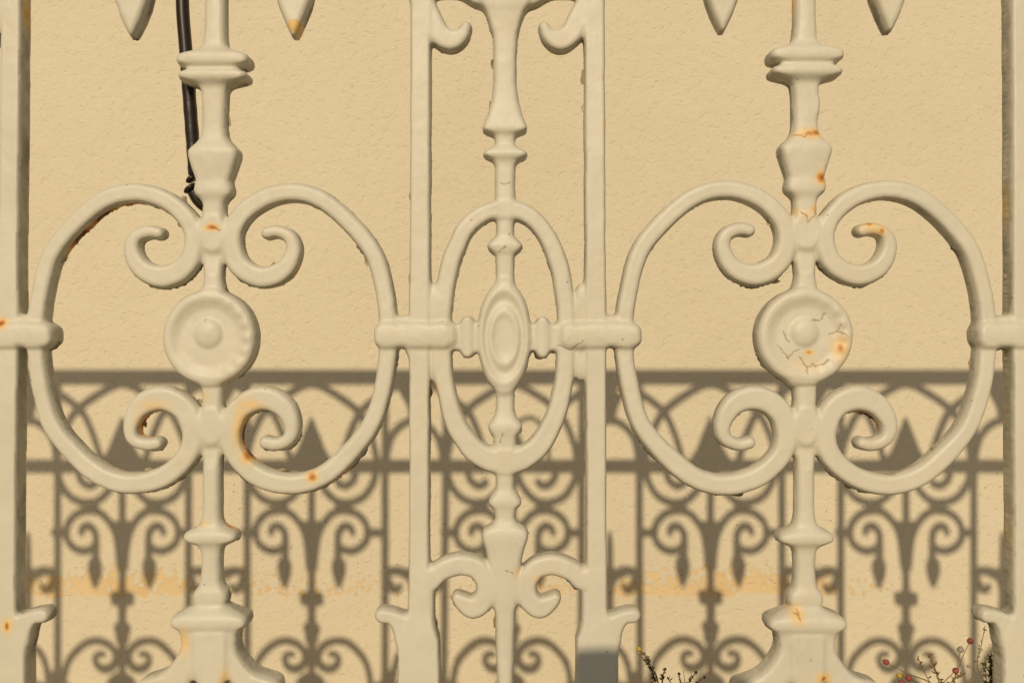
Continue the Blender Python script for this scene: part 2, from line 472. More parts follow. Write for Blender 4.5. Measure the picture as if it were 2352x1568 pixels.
def wide_panel(c, sx=1.0, sy=1.0, dy=0.0, lean=0.0, visible=True):
    def tx(x): return c + x * sx
    def ty(y): return 774 + (y - 774) * sy + dy
    bal = part('baluster')
    names = [(104, 157, 'collar'), (157, 200, 'collar'), (326, 412, 'swelling'), (412, 458, 'collar'), (1205, 1262, 'collar'), (1352, 1390, 'collar'),
             (1390, 1452, 'collar'), (1452, 1800, 'flared_foot')]
    rg = [(ty(a), ty(b_), part(nm, bal)) for a, b_, nm in names]
    tab = [(ty(y), w * (1 + (sx - 1) * 0.8)) for y, w in BALUSTER]
    profile(tab, c, bal, lean=lean, dome=4.0, z0=-2, R=13, ranges=rg, zlow=(ty(660), ty(890)), caps=([ty(q_) for q_ in (560, 572, 576, 630, 652, 1012, 1022, 1026, 1075, 1100, 1440, 1462)], (22, 22, -6, -2, 22, 22, 22, -6, -2, 22, 22, 12)))
    foot = rg[-1][2]
    rbox(c - 46, c + 42, ty(1440), ty(1640), 18, foot, z0=16, q=11, s=0.6, R=10)
    for sgn in (-1, 1):
        HOLES.append((c + sgn * 39, ty(1594), 15, 32))
    # scrolls
    for i, (mx, my) in enumerate(((1, 1), (-1, 1), (1, -1), (-1, -1))):
        lab = part('scroll')
        pts = []
        for x, y, w in Q_SCROLL:
            yy = y if my == 1 else 774 + (774 - y) * 1.018
            if my == -1 and w > 20.5: w *= 1.10
            pts.append((tx(x * mx) + lean * (yy - 500) + rng.normal(0, 0.5), ty(yy) + rng.normal(0, 0.5), w + rng.normal(0, 0.35)))
        stroke(pts, lab, n=8, soft=9, z0=0, R=14)
        # joint of the pair of scrolls with the upright
    for y in (534, 1014 - 36):
        ellipse(c + lean * (y - 500), ty(y), 34, 40, bal, z0=0, q=0, s=0.7)
    # rosette
    ro = part('rosette'); boss = part('boss', ro)
    rc, ry_ = c - 4 + lean * 270, ty(775)
    def rel(e, dx, dy_):
        rim = 5.0 * np.exp(-((e - 0.86) / 0.13) ** 2)
        dish = -5.5 * np.clip((0.80 - e) / 0.2, 0, 1) ** 1.2 * (0.5 + 0.5 * np.clip(-dy_ / 60 + 0.4, 0, 1))
        ang = np.arctan2(dy_, dx)
        sc = 1.8 * np.cos(ang * 18) * np.exp(-((e - 0.80) / 0.09) ** 2) * np.clip(np.cos(ang), 0, 1)
        return rim + dish + sc
    ellipse(rc, ry_, 107 * sx, 110, ro, relief=rel, z0=3, R=12)
    ellipse(rc - 2, ry_ - 8, 33, 34, boss, relief=lambda e, a, b_: 13 * np.sqrt(np.clip(1 - e ** 2, 0, 1)) - 6, z0=3, s=3)
    # hanging drops with their hooks and rings (mostly above the picture)
    for sgn in (-1, 1):
        dr = part('pendant')
        px = tx(sgn * 187)
        profile([(ty(-150), 14), (ty(-128), 18), (ty(-112), 36), (ty(-90), 46), (ty(-50), 47), (ty(-20), 42), (ty(5), 36.5), (ty(40), 24), (ty(62), 14), (ty(74), 8), (ty(80), 4)],
                px, dr, k=0.12, base=30, z0=4, R=16)
        us = part('upper_scroll')
        hook = [SH(sgn * a, b_) for a, b_ in ((60, 1283), (60, 1237), (63, 1218), (77, 1205), (91, 1210), (94, 1221))]
        stroke([(c + a, b_, w + 4) for (a, b_), w in zip(hook, (17, 17, 17, 17, 16, 14))], us, n=5, R=12)
        ring = [SH(sgn * a, b_) for a, b_ in ((6, 1300), (10, 1256), (16, 1224), (29, 1197), (48, 1177), (69, 1170), (99, 1175), (121, 1194), (129, 1218), (125, 1240), (110, 1256), (91, 1263), (72, 1259), (62, 1249))]
        stroke([(c + a, b_, 20.5) for a, b_ in ring], us, n=5, R=12)
        a, b_ = SH(sgn * 129, 1221); a2, _ = SH(sgn * 156, 1221)
        stroke([(c + a, b_, 22), (c + a2, b_, 22)], us, n=3)
        a, b_ = SH(sgn * 72, 1161)
        ellipse(c + a, b_, 52, 30, us)
        ring2 = [SH(sgn * a, b_) for a, b_ in ((152, 1066), (147, 1085), (141, 1107), (122, 1136), (92, 1151), (60, 1149), (34, 1128), (20, 1105), (12, 1080))]
        stroke([(c + a, b_, 20.5) for a, b_ in ring2], us, n=5, R=12)
        curl = [SH(sgn * a, b_) for a, b_ in ((97, 1068), (100, 1082), (97, 1098), (82, 1112), (68, 1112), (60, 1105))]
        stroke([(c + a, b_, 21) for a, b_ in curl], us, n=5, R=12)
    # wedge in the fork
    fk = [SH(a, b_) for a, b_ in ((-24, 1196), (24, 1196), (12, 1245), (-12, 1245))]
    poly([(c + a, b_) for a, b_ in fk], bal, z0=-3)
    # spearhead between the rails, and the interlaced arches
    sp = part('spearhead')
    pts = [SH(a, b_) for a, b_ in ((0, 953), (14, 986), (31, 1030), (48, 1058), (-48, 1058), (-31, 1030), (-14, 986))]
    poly([(c + a, b_) for a, b_ in pts], sp)
    ar = part('arch')
    h = ((150, 1060), (143, 1020), (128, 978), (106, 942), (57, 905), (0, 880))
    arc = [SH(-a, b_) for a, b_ in h] + [SH(a, b_) for a, b_ in h[-2::-1]]
    stroke([(c + a, b_, 20.5) for a, b_ in arc], ar, n=5)

# --- slender panel: two bars, central column with oval ring and medallion, brackets
COLUMN = [(-318, 4), (-290, 14), (-240, 20), (-60, 22), (-30, 60), (8, 55), (26, 44), (50, 36), (80, 28), (120, 26), (190, 26), (230, 31), (262, 40), (284, 49), (295, 52), (302, 46), (309, 26), (318, 23),
          (332, 24), (341, 42), (350, 52), (359, 48), (368, 28), (380, 23), (430, 22), (446, 23), (500, 20), (540, 20), (552, 33), (563, 42), (573, 36), (586, 21), (640, 20),
          (700, 14), (850, 14), (905, 20), (945, 21), (962, 27), (974, 37), (982, 39), (992, 35), (1004, 26), (1030, 24), (1100, 20), (1124, 20), (1138, 30), (1150, 37), (1160, 37), (1172, 25), (1192, 21),
          (1204, 27), (1216, 48), (1228, 53), (1242, 51), (1262, 44), (1285, 39), (1320, 34), (1380, 30), (1410, 23), (1500, 20), (1560, 18), (1690, 17)]
BRACKET = [(172, 1335, 22), (150, 1313, 23), (118, 1300, 24), (94, 1299, 24), (64, 1311, 24), (46, 1344, 23), (52, 1378, 24), (76, 1397, 25), (100, 1386, 19), (112, 1375, 13)]
HOOK = [(196, -12, 24), (172, 34, 24), (152, 74, 25), (126, 89, 25), (101, 79, 17), (90, 59, 12)]
ARCH = [(190, -24, 22), (150, -38, 24), (100, -38, 27), (60, -20, 30)]

def slender_panel(c, bl, br, lean_l=0.0, lean_r=0.0, w=1.0):
    col = part('column')
    nm = [(262, 312, 'collar'), (332, 374, 'collar'), (545, 588, 'knob'), (962, 1006, 'knob'), (1128, 1176, 'knob'), (1204, 1262, 'collar')]
    rg = [(a, b_, part(n, col)) for a, b_, n in nm]
    profile(COLUMN, c - 3, col, base=22, dome=3.0, z0=-2, R=12, ranges=rg, k=0.30, zmax=14, zlow=(652, 895))
    for sgn, bx, ln in ((-1, bl, lean_l), (1, br, lean_r)):
        bar = part('bar')
        profile([(-1345, 22.5), (600, 22.5), (700, 24), (800, 23), (1200, 22), (1400, 23), (1440, 34), (1470, 46), (1560, 48), (1690, 49)], bx + sgn * 0, bar,
                lean=ln, base=22, k=0.12, z0=1, R=8)
        dx = ln * 900
        def bx_(x, y): return bx + ln * (y - 500) + sgn * (x - 202)
        arm = part('arm', bar)
        stroke([(bx_(286, 1415), 1415, 16.5), (bx_(262, 1420), 1420, 17), (bx_(238, 1440), 1440, 26), (bx_(214, 1475), 1475, 42)], arm, n=6, z0=2, R=12)
        # band clasping the ring, the bar and the oval
        bd = part('band')
        xa, xb = bx_(126, 770), bx_(306, 770)
        rbox(min(xa, xb), max(xa, xb), 743, 798, 20, bd, relief=lambda X, Y: 8.5 * np.sqrt(np.clip(1 - ((Y - 769) / 33.0) ** 2, 0, 1)), z0=3, q=2, s=0.8, R=14)
        ellipse(bx_(168, 704), 704, 15, 48, bd, z0=-2, R=12)
        ellipse(bx_(166, 826), 826, 13, 44, bd, z0=-5, R=12)
        ellipse(bx_(238, 738), 738, 22, 14, bd, z0=-1, R=12)      # paint-filled crotch above the band
        # top hook and arch, bottom bracket scroll
        hk = part('hook_scroll')
        stroke([(c - 3 + sgn * x, y, w_) for x, y, w_ in HOOK], hk, R=13)
        stroke([(c - 3 + sgn * x, y, w_) for x, y, w_ in ARCH], hk, R=13)
        bk = part('bracket_scroll')
        stroke([(c + sgn * x, y, w_) for x, y, w_ in BRACKET], bk, R=13, z0=1)
        rbox(min(bx_(168, 1340), bx_(206, 1340)), max(bx_(168, 1340), bx_(206, 1340)), 1306, 1460, 10, bk, R=12)
        # little turned link between the medallion and the band
        lk = part('link')
        lx = [(60, 30), (68, 31), (72, 39), (77, 46), (86, 49), (96, 46), (101, 39), (105, 31), (128, 31)]
        tab = [(c - 3 + x, w_) for x, w_ in lx] if sgn > 0 else [(c - 3 - x, w_) for x, w_ in lx[::-1]]
        profile(tab, 774, lk, horizontal=True, k=0.4, base=30, z0=-2, R=10)
    # oval ring (a slightly squarish ellipse, thicker at the foot)
    ov = part('oval_ring')
    pts = []
    for t in np.linspace(0, 2 * math.pi, 41):
        ct, st = math.cos(t), math.sin(t)
        e = 2 / 2.28
        x = 144 * math.copysign(abs(ct) ** e, ct); y = 291 * math.copysign(abs(st) ** e, st)
        pts.append((c - 5 + x + rng.normal(0, .7), 770 + y + rng.normal(0, .7), 20.5 + 7.5 * max(0, st) ** 3))
    stroke(pts, ov, n=3, R=13, z0=0)
    # medallion
    md = part('medallion')
    def rel(e, dx, dy_):
        f = np.sqrt((dx / 31) ** 2 + ((dy_ - 3) / 60) ** 2)
        return 4.5 * np.exp(-((e - 0.84) / 0.10) ** 2) - 3 * np.exp(-((e - 0.66) / 0.09) ** 2) + 4.5 * np.exp(-((f - 1.0) / 0.20) ** 2) - 2.0 * np.clip(1 - f, 0, 1)
    ellipse(c - 5, 773, 62, 127, md, relief=rel, z0=5, R=13)
    # between the rails: small arch over the bars, and the pointed drop above it
    ar = part('arch')
    h = ((65, 1060), (62, 1035), (52, 1000), (28, 973), (0, 963))
    arc = [SH(-a, b_) for a, b_ in h] + [SH(a, b_) for a, b_ in h[-2::-1]]
    stroke([(c + a, b_, 20.5) for a, b_ in arc], ar, n=5)
    for sgn in (-1, 1):
        h2 = [SH(sgn * a, b_) for a, b_ in ((168, 1060), (158, 1024), (144, 984), (122, 942), (76, 905), (38, 882), (0, 868))]
        stroke([(c + a, b_, 20.5) for a, b_ in h2], ar, n=5)
    pd = [SH(a, b_) for a, b_ in ((-48, 872), (48, 872), (18, 928), (8, 968), (-8, 968), (-18, 928))]
    poly([(c + a, b_) for a, b_ in pd], ar)

A_AX = [(-2199, 1, 1, 0, 0), (-894, 1, 1, 0, 0), (486, 1.0, 1.0, 0, -0.007), (1854, 1.03, 1.012, -3, 0.0), (3201, 1, 1, 0, 0)]
B_AX = [(-2846, -3048, -2644), (-1540, -1742, -1338), (-186, -388, 19), (1163, 964, 1368), (2548, 2350, 2752), (3870, 3668, 4072)]
for i, a in enumerate(A_AX):
    wide_panel(*a)
for i, (c, bl, br) in enumerate(B_AX):
    slender_panel(c, bl, br, lean_r=(-0.009 if i == 2 else (0.004 if i == 3 else 0)), lean_l=(0.004 if i == 4 else (-0.003 if i == 3 else 0)))
top = part('top_rail')
rbox(-3300, 4300, -1414, -1330, 12, top, z0=6)
mid = part('upper_rail')
rbox(-3300, 4300, -797, -722, 10, mid, z0=4)
bot = part('bottom_rail')
rbox(-3300, 4300, 1660, 1740, 12, bot, z0=6)
# runs and drips of thick paint
for (x, y, rx, ry, key) in ((508, 158, 7, 12, 0), (1830, 876, 17, 12, 0), (941, 803, 8, 11, 0), (1090, 802, 6, 7, 0), (1878, 240, 6, 18, 0)):
    PRIMS.append(dict(bbox=(x - rx - 40, x + rx + 40, y - ry - 40, y + ry + 40),
                      fn=(lambda X, Y, x=x, y=y, rx=rx, ry=ry: ((np.sqrt(((X - x) / rx) ** 2 + ((Y - y) / ry) ** 2) - 1) * min(rx, ry), 0.0)),
                      lab=None, z0=-2, R=8, q=0, s=1.3))

# ------------------------------------------------------------------ wear marks (drawing units)
RUST = [(487, 522, 17, 9, .95), (6, 743, 12, 12, 1.0), (717, 1094, 13, 13, .95), (797, 1078, 4, 4, .7), (1861, 307, 36, 13, .62), (1874, 305, 16, 9, .95), (1886, 409, 14, 16, 1.0), (1871, 480, 8, 14, .5),
        (1858, 492, 26, 16, .28), (1998, 514, 10, 9, .8), (2026, 530, 10, 11, .85), (2008, 522, 36, 20, .38), (1929, 798, 10, 14, .85), (1929, 798, 24, 32, .45), (1858, 809, 11, 7, .75), (1850, 835, 60, 30, .16),
        (1829, 1408, 18, 24, .5), (1888, 1553, 8, 8, 1.0), (1888, 1553, 20, 15, .55), (17, 1436, 7, 14, 1.0), (17, 1436, 15, 20, .5), (424, 1470, 16, 36, .42), (554, 985, 22, 62, .45), (568, 1046, 16, 20, .8), (575, 930, 36, 14, .4),
        (352, 930, 44, 16, .30), (316, 966, 14, 30, .25), (470, 1203, 14, 10, .3), (1187, 1312, 9, 16, .3),
        (1390, 290, 6, 16, .3), (1001, 886, 6, 8, .5), (1250, 1328, 30, 10, .4), (519, 1552, 14, 22, .4), (1345, 1354, 3, 3, .8), (1823, 4, 7, 22, .8), (1827, 487, 20, 12, .3), (472, 910, 12, 16, .25)]
RUST_SIDE = [(178, 545, 40, 52, 1.15), (235, 497, 46, 30, 1.3), (290, 465, 30, 14, .9), (546, 985, 24, 60, 1.25), (565, 1046, 24, 26, 1.1), (330, 975, 24, 34, 1.1), (409, 1456, 14, 24, 1.1), (521, 1200, 12, 26, .9),
        (1996, 960, 30, 24, 1.4), (780, 1098, 40, 14, .9), (938, 440, 9, 16, .8), (935, 640, 9, 24, .7), (1358, 1010, 9, 26, .7), (55, 20, 12, 40, .9), (55, 520, 8, 40, .5), (2318, 470, 10, 50, .7), (2318, 1220, 10, 70, .8), (1820, 10, 10, 30, 1.0), (672, 620, 18, 18, .7)]
OLD = [(676, 58, 16, 14, .8), (684, 72, 10, 9, .8)]
CRK = [[(1800, 760), (1806, 778), (1812, 786)], [(1786, 792), (1798, 806), (1812, 826)], [(1811, 822), (1822, 808), (1836, 804)], [(1836, 818), (1844, 832), (1854, 842), (1854, 858)],
       [(1854, 844), (1868, 836), (1872, 842), (1890, 836), (1904, 824)], [(1906, 766), (1922, 762), (1928, 744)], [(1924, 760), (1942, 770)], [(1878, 738), (1888, 732), (1894, 720)], [(1866, 734), (1884, 738)],
       [(1854, 512), (1864, 500), (1872, 496), (1876, 474)], [(1840, 486), (1852, 496), (1854, 506)], [(1822, 309), (1838, 312), (1848, 316), (1856, 304), (1866, 310)], [(1828, 1396), (1832, 1408), (1822, 1404)],
       [(1832, 1408), (1834, 1420)], [(486, 520), (500, 527), (506, 530)], [(1282, 792), (1300, 800), (1312, 804), (1326, 792), (1340, 784)], [(1400, 795), (1412, 800), (1428, 797)],
       [(1146, 860 - 280), (1162, 566), (1158, 572)], [(1148, 1018), (1154, 996)], [(1162, 1310), (1180, 1318)], [(1150, 420), (1160, 424), (1172, 418)]]

def wear(X, Y):
    rust = np.zeros_like(X)
    wob = 1 + 0.12 * vnoise(X, Y, 9, 3)
    for x, y, rx, ry, a in RUST:
        if a <= 0: continue
        e = np.sqrt(((X - x) / rx) ** 2 + ((Y - y) / ry) ** 2) * wob
        np.maximum(rust, a * np.exp(-e ** 2 * 1.1), out=rust)
    old = np.zeros_like(X)
    for x, y, rx, ry, a in OLD:
        e = np.sqrt(((X - x) / rx) ** 2 + ((Y - y) / ry) ** 2)
        np.maximum(old, a * np.clip(1.6 - e, 0, 1), out=old)
    crk = np.zeros_like(X)
    for pl in CRK:
        P = np.array(pl, float)
        sel = (X > P[:, 0].min() - 8) & (X < P[:, 0].max() + 8) & (Y > P[:, 1].min() - 8) & (Y < P[:, 1].max() + 8)
        if not sel.any(): continue
        xs = X[sel] + 2.0 * vnoise(X[sel], Y[sel], 6, 21); ys = Y[sel] + 2.0 * vnoise(X[sel], Y[sel], 6, 22)
        best = np.full(xs.shape, 1e9)
        for a, b_ in zip(P[:-1], P[1:]):
            e = b_ - a
            t = np.clip(((xs - a[0]) * e[0] + (ys - a[1]) * e[1]) / (e @ e + 1e-9), 0, 1)
            best = np.minimum(best, np.hypot(xs - a[0] - e[0] * t, ys - a[1] - e[1] * t))
        crk[sel] = np.maximum(crk[sel], np.clip(1.4 - best / 1.3, 0, 1))
    return rust, old, crk

# ------------------------------------------------------------------ turn the drawing into castings
TD = 57.0             # depth of a plain bar
FX0, FX1, FY0, FY1 = -63.0, 2421.0, -63.0, 1638.0

def evaluate(x0, x1, y0, y1, st):
    nx, ny = int(round((x1 - x0) / st)) + 1, int(round((y1 - y0) / st)) + 1
    xs = x0 + np.arange(nx) * st
    ys = y0 + np.arange(ny) * st
    k = 4.5; kp = 1.2
    S_ = np.full((ny, nx), 1e-9); Rw = np.zeros((ny, nx)); Ps = np.full((ny, nx), 1e-12)
    sc = np.full((ny, nx), -1e9); L = np.zeros((ny, nx), np.int32)
    for p in PRIMS:
        b = p['bbox']
        i0, i1 = max(0, int((b[0] - x0) / st)), min(nx, int((b[1] - x0) / st) + 2)
        j0, j1 = max(0, int((b[2] - y0) / st)), min(ny, int((b[3] - y0) / st) + 2)
        if i0 >= i1 or j0 >= j1: continue
        X, Y = np.meshgrid(xs[i0:i1], ys[j0:j1])
        d, rel = p['fn'](X, Y)
        pp = p['z0'] + rel - p['s'] * np.maximum(d + p['q'], 0)
        w = np.exp(-np.clip(d, -60, 80) / k)
        sl = (slice(j0, j1), slice(i0, i1))
        S_[sl] += w; Rw[sl] += w * p['R']
        Ps[sl] += np.exp(np.clip(pp, -30, 60) / kp)
        if p['lab'] is not None:
            s = pp - 0.12 * d
            lab = p['lab'](X, Y) if callable(p['lab']) else p['lab']
            m = s > sc[sl]
            sc[sl] = np.where(m, s, sc[sl])
            L[sl] = np.where(m, lab, L[sl])
    X, Y = np.meshgrid(xs, ys)
    Dd = -k * np.log(S_)
    Dd += -0.9 + 1.0 * vnoise(X, Y, 46, 1) + 0.35 * vnoise(X, Y, 15, 2) + 0.12 * vnoise(X, Y, 7, 4)
    for hx, hy, rx, ry in HOLES:
        hd = (np.sqrt(((X - hx) / rx) ** 2 + ((Y - hy) / ry) ** 2) - 1) * rx
        Dd = np.maximum(Dd, -hd)
    P = kp * np.log(Ps)
    P = np.maximum(P, -14)
    if st < 5:
        for _ in range(3):
            p_ = np.pad(P, 1, mode='edge')
            P = 0.25 * p_[1:-1, :-2] + 0.5 * p_[1:-1, 1:-1] + 0.25 * p_[1:-1, 2:]
            p_ = np.pad(P, 1, mode='edge')
            P = 0.25 * p_[:-2, 1:-1] + 0.5 * p_[1:-1, 1:-1] + 0.25 * p_[2:, 1:-1]
    P = P + 0.9 * vnoise(X, Y, 58, 5) + 0.38 * vnoise(X, Y, 21, 6) + 0.14 * vnoise(X, Y, 9, 7)
    R = Rw / S_
    return xs, ys, Dd, P, np.clip(R, 5, 18), L

def bil(A, gx, gy):
    ny, nx = A.shape
    gx = np.clip(gx, 0, nx - 1.001); gy = np.clip(gy, 0, ny - 1.001)
    ix, iy = gx.astype(int), gy.astype(int)
    fx, fy = gx - ix, gy - iy
    return (A[iy, ix] * (1 - fx) + A[iy, ix + 1] * fx) * (1 - fy) + (A[iy + 1, ix] * (1 - fx) + A[iy + 1, ix + 1] * fx) * fy

def cast(x0, x1, y0, y1, st, exclude=None):
    xs, ys, Dd, P, R, L = evaluate(x0, x1, y0, y1, st)
    ny, nx = Dd.shape
    Dc = 0.25 * (Dd[:-1, :-1] + Dd[1:, :-1] + Dd[:-1, 1:] + Dd[1:, 1:])
    solid = Dc < 0
    # drop specks and 1-cell bridges that touch only by a corner
    for _ in range(2):
        p = np.pad(solid, 1)
        nb = p[:-2, 1:-1].astype(int) + p[2:, 1:-1] + p[1:-1, :-2] + p[1:-1, 2:]
        solid &= nb >= 2
    use = solid.copy()
    if exclude:
        cxs, cys = 0.5 * (xs[:-1] + xs[1:]), 0.5 * (ys[:-1] + ys[1:])
        inx = (cxs > exclude[0]) & (cxs < exclude[1]); iny = (cys > exclude[2]) & (cys < exclude[3])
        use &= ~(iny[:, None] & inx[None, :])
    # vertices next to an open cell sit on the outline
    op = np.pad(~solid, 1, constant_values=False)
    edge_v = op[:-1, :-1] | op[1:, :-1] | op[:-1, 1:] | op[1:, 1:]
    cj, ci = np.nonzero(use)
    vid = lambda j, i: j * nx + i
    quads = np.stack([vid(cj, ci), vid(cj + 1, ci), vid(cj + 1, ci + 1), vid(cj, ci + 1)], 1)   # Y down: this faces the camera
    qlab = L[cj, ci]
    uv, inv = np.unique(quads, return_inverse=True)
    quads = inv.reshape(-1, 4)
    vj, vi = uv // nx, uv % nx
    gx, gy = vi.astype(float), vj.astype(float)
    ev = edge_v[vj, vi]
    # slide outline vertices onto the contour
    gyD, gxD = np.gradient(Dd)
    ex, ey = gx[ev].copy(), gy[ev].copy()
    for _ in range(4):
        d = bil(Dd, ex, ey); a = bil(gxD, ex, ey); b_ = bil(gyD, ex, ey)
        g2 = a * a + b_ * b_ + 1e-6
        stp = np.clip(d / np.sqrt(g2), -0.9, 0.9)
        ex -= stp * a / np.sqrt(g2); ey -= stp * b_ / np.sqrt(g2)
    ddx, ddy = ex - gx[ev], ey - gy[ev]
    ln = np.hypot(ddx, ddy); lim = np.minimum(1, 0.95 / np.maximum(ln, 1e-6))
    gx[ev] += ddx * lim; gy[ev] += ddy * lim
    X, Y = x0 + gx * st, y0 + gy * st
    d = np.where(ev, 0.0, np.minimum(bil(Dd, gx, gy), 0))
    p = bil(P, gx, gy); r = bil(R, gx, gy)
    t = np.clip(-d / r, 0, 1)
    z = p - r * (1 - np.sqrt(np.clip(1 - (1 - t) ** 2, 0, 1)))
    nv = len(uv)
    # boundary edges
    e = np.concatenate([quads[:, [0, 1]], quads[:, [1, 2]], quads[:, [2, 3]], quads[:, [3, 0]]])
    el = np.tile(qlab, 4)
    key = e.min(1).astype(np.int64) * nv + e.max(1)
    _, first, cnt = np.unique(key, return_index=True, return_counts=True)
    be = e[first[cnt == 1]]; bl = el[first[cnt == 1]]
    bface = np.tile(np.arange(len(quads)), 4)[first[cnt == 1]]
    bv = np.unique(be)
    bmap = -np.ones(nv, int); bmap[bv] = np.arange(len(bv))
    # outward direction in the plane
    ox, oy = bil(gxD, gx[bv], gy[bv]), bil(gyD, gx[bv], gy[bv])
    on = np.hypot(ox, oy) + 1e-6; ox /= on; oy /= on
    zb = -TD - z
    allX, allY, allZ = [X, X], [Y, Y], [z, zb]
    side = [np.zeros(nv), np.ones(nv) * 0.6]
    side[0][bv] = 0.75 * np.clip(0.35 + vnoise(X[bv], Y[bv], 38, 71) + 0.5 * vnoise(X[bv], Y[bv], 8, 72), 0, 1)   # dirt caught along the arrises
    mossl = [np.zeros(nv), np.zeros(nv)]
    fr = (0.25, 0.55, 0.82)
    flake = np.clip(vnoise(X[bv], Y[bv], 26, 31) - 0.25, 0, 1) * np.clip(vnoise(X[bv], Y[bv], 4.5, 32) + 0.35, 0, 1)
    under = np.clip(0.55 + oy * 0.6, 0.25, 1.1)
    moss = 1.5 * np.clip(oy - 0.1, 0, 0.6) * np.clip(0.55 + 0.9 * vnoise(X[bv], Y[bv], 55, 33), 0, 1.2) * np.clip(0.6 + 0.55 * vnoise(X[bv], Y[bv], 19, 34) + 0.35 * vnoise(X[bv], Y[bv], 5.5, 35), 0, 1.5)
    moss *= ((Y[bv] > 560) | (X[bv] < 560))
    for f_ in fr:
        zz = z[bv] * (1 - f_) + zb[bv] * f_
        amp = (0.35 + 1.9 * f_ * f_)
        off = amp * (0.7 * vnoise(X[bv], Y[bv], 7, 40 + int(f_ * 10)) + 0.5 * vnoise(X[bv], Y[bv], 3.3, 50 + int(f_ * 10)))
        off += flake * under * 5.5 * (f_ > 0.5) * f_ + moss * 5.5 * (0.2 if f_ < 0.5 else 1.0)
        allX.append(X[bv] + ox * off); allY.append(Y[bv] + oy * off); allZ.append(zz)
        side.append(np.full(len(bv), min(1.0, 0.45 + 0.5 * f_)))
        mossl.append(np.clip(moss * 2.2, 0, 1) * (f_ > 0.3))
    nb = len(bv)
    rings = [be] + [2 * nv + k_ * nb + bmap[be] for k_ in range(len(fr))] + [be + nv]
    wallq = []
    for a, b_ in zip(rings[:-1], rings[1:]):
        wallq.append(np.stack([a[:, 1], a[:, 0], b_[:, 0], b_[:, 1]], 1))
    back = (quads + nv)[:, ::-1]
    F = np.concatenate([quads, back] + wallq)
    FL = np.concatenate([qlab, qlab] + [bl] * len(wallq))
    X, Y, Z = np.concatenate(allX), np.concatenate(allY), np.concatenate(allZ)
    side = np.concatenate(side)
    # front rounded rims pick up a little
    V = np.stack([(X - CX) * S, -Z * S, -(Y - CY) * S], 1)
    rust, old, crk = wear(X, Y)
    for x, y, rx, ry, a_ in RUST_SIDE:
        e_ = ((X - x) / rx) ** 2 + ((Y - y) / ry) ** 2
        rust = np.where(np.arange(len(side)) >= nv, np.maximum(rust, a_ * np.exp(-e_)), rust)
    crk = np.where(np.arange(len(side)) >= nv, 0, crk)
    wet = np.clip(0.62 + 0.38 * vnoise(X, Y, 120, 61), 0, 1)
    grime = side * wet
    return V, F, FL, np.stack([rust, old, crk, grime, np.concatenate(mossl)], 1), len(quads), bface

def vnormals(V, F):
    a = V[F[:, 2]] - V[F[:, 0]]; b_ = V[F[:, 3]] - V[F[:, 1]]
    n = np.cross(a, b_)
    out = np.zeros_like(V)
    for k_ in range(4):
        for ax in range(3):
            out[:, ax] += np.bincount(F[:, k_], weights=n[:, ax], minlength=len(V))
    return out / (np.linalg.norm(out, axis=1, keepdims=True) + 1e-12)

def components(F, FL, nfront):
    """split every label into connected pieces; specks join their neighbour"""
    q = F[:nfront]
    lab = FL[:nfront].copy()
    e = np.concatenate([q[:, [0, 1]], q[:, [1, 2]], q[:, [2, 3]], q[:, [3, 0]]])
    key = e.min(1).astype(np.int64) * (q.max() + 1) + e.max(1)
    face = np.tile(np.arange(nfront), 4)
    o = np.argsort(key, kind='stable')
    same = key[o][1:] == key[o][:-1]
    fa, fb = face[o][:-1][same], face[o][1:][same]
    for _ in range(3):
        m = lab[fa] == lab[fb]
        comp = np.arange(nfront)
        while True:                      # pointer jumping over equal-label neighbours
            lo = np.minimum(comp[fa[m]], comp[fb[m]])
            new = comp.copy()
            np.minimum.at(new, comp[fa[m]], lo); np.minimum.at(new, comp[fb[m]], lo)
            while True:
                nn = new[new]
                if (nn == new).all(): break
                new = nn
            if (new == comp).all(): break
            comp = new
        ids, inv, cnt = np.unique(comp, return_inverse=True, return_counts=True)
        small = cnt[inv] < 90
        if not small.any(): break
        changed = False
        d = ~m
        a2, b2 = np.concatenate([fa[d], fb[d]]), np.concatenate([fb[d], fa[d]])
        s_ = small[a2] & ~small[b2]
        tgt = {}
        for c_, l_ in zip(inv[a2[s_]], lab[b2[s_]]):
            tgt.setdefault(c_, {}); tgt[c_][l_] = tgt[c_].get(l_, 0) + 1
        for c_, dct in tgt.items():
            lab[inv == c_] = max(dct, key=dct.get); changed = True
        if not changed: break
    return lab, inv

USED = set()
def relabel(F, FL, quads_n, wall_of):
    lab, inv = components(F, FL, quads_n)
    out = lab.copy()
    order = np.bincount(inv)
    for c_ in np.argsort(-order):
        f = np.nonzero(inv == c_)[0]
        if not len(f): continue
        l_ = int(lab[f[0]])
        if l_ in USED:
            name, parent = PARTS[l_]
            if parent is None and name in ('baluster', 'column'):
                nl = part('shaft', l_)
            elif parent is None:
                nl = part(name, None)
            else:
                nl = part(name, parent)
            out[f] = nl
            USED.add(nl)
        else:
            USED.add(l_)
    back = out.copy()
    for l_ in np.unique(out):
        if PARTS[l_][0] == 'boss':
            back[out == l_] = PARTS[l_][1]
    return np.concatenate([out, back] + [out[wall_of]] * ((len(FL) - 2 * quads_n) // max(1, len(wall_of))))

pieces = []
for args in ((FX0, FX1, FY0, FY1, 2.25, None), (-3294.0, 4293.0, -1467.0, 1791.0, 9.0, (FX0, FX1, FY0, FY1))):
    V, F, FL, A, nq, wo = cast(*args)
    FL = relabel(F, FL, nq, wo)
    pieces.append((V, F, FL, A, vnormals(V, F)))

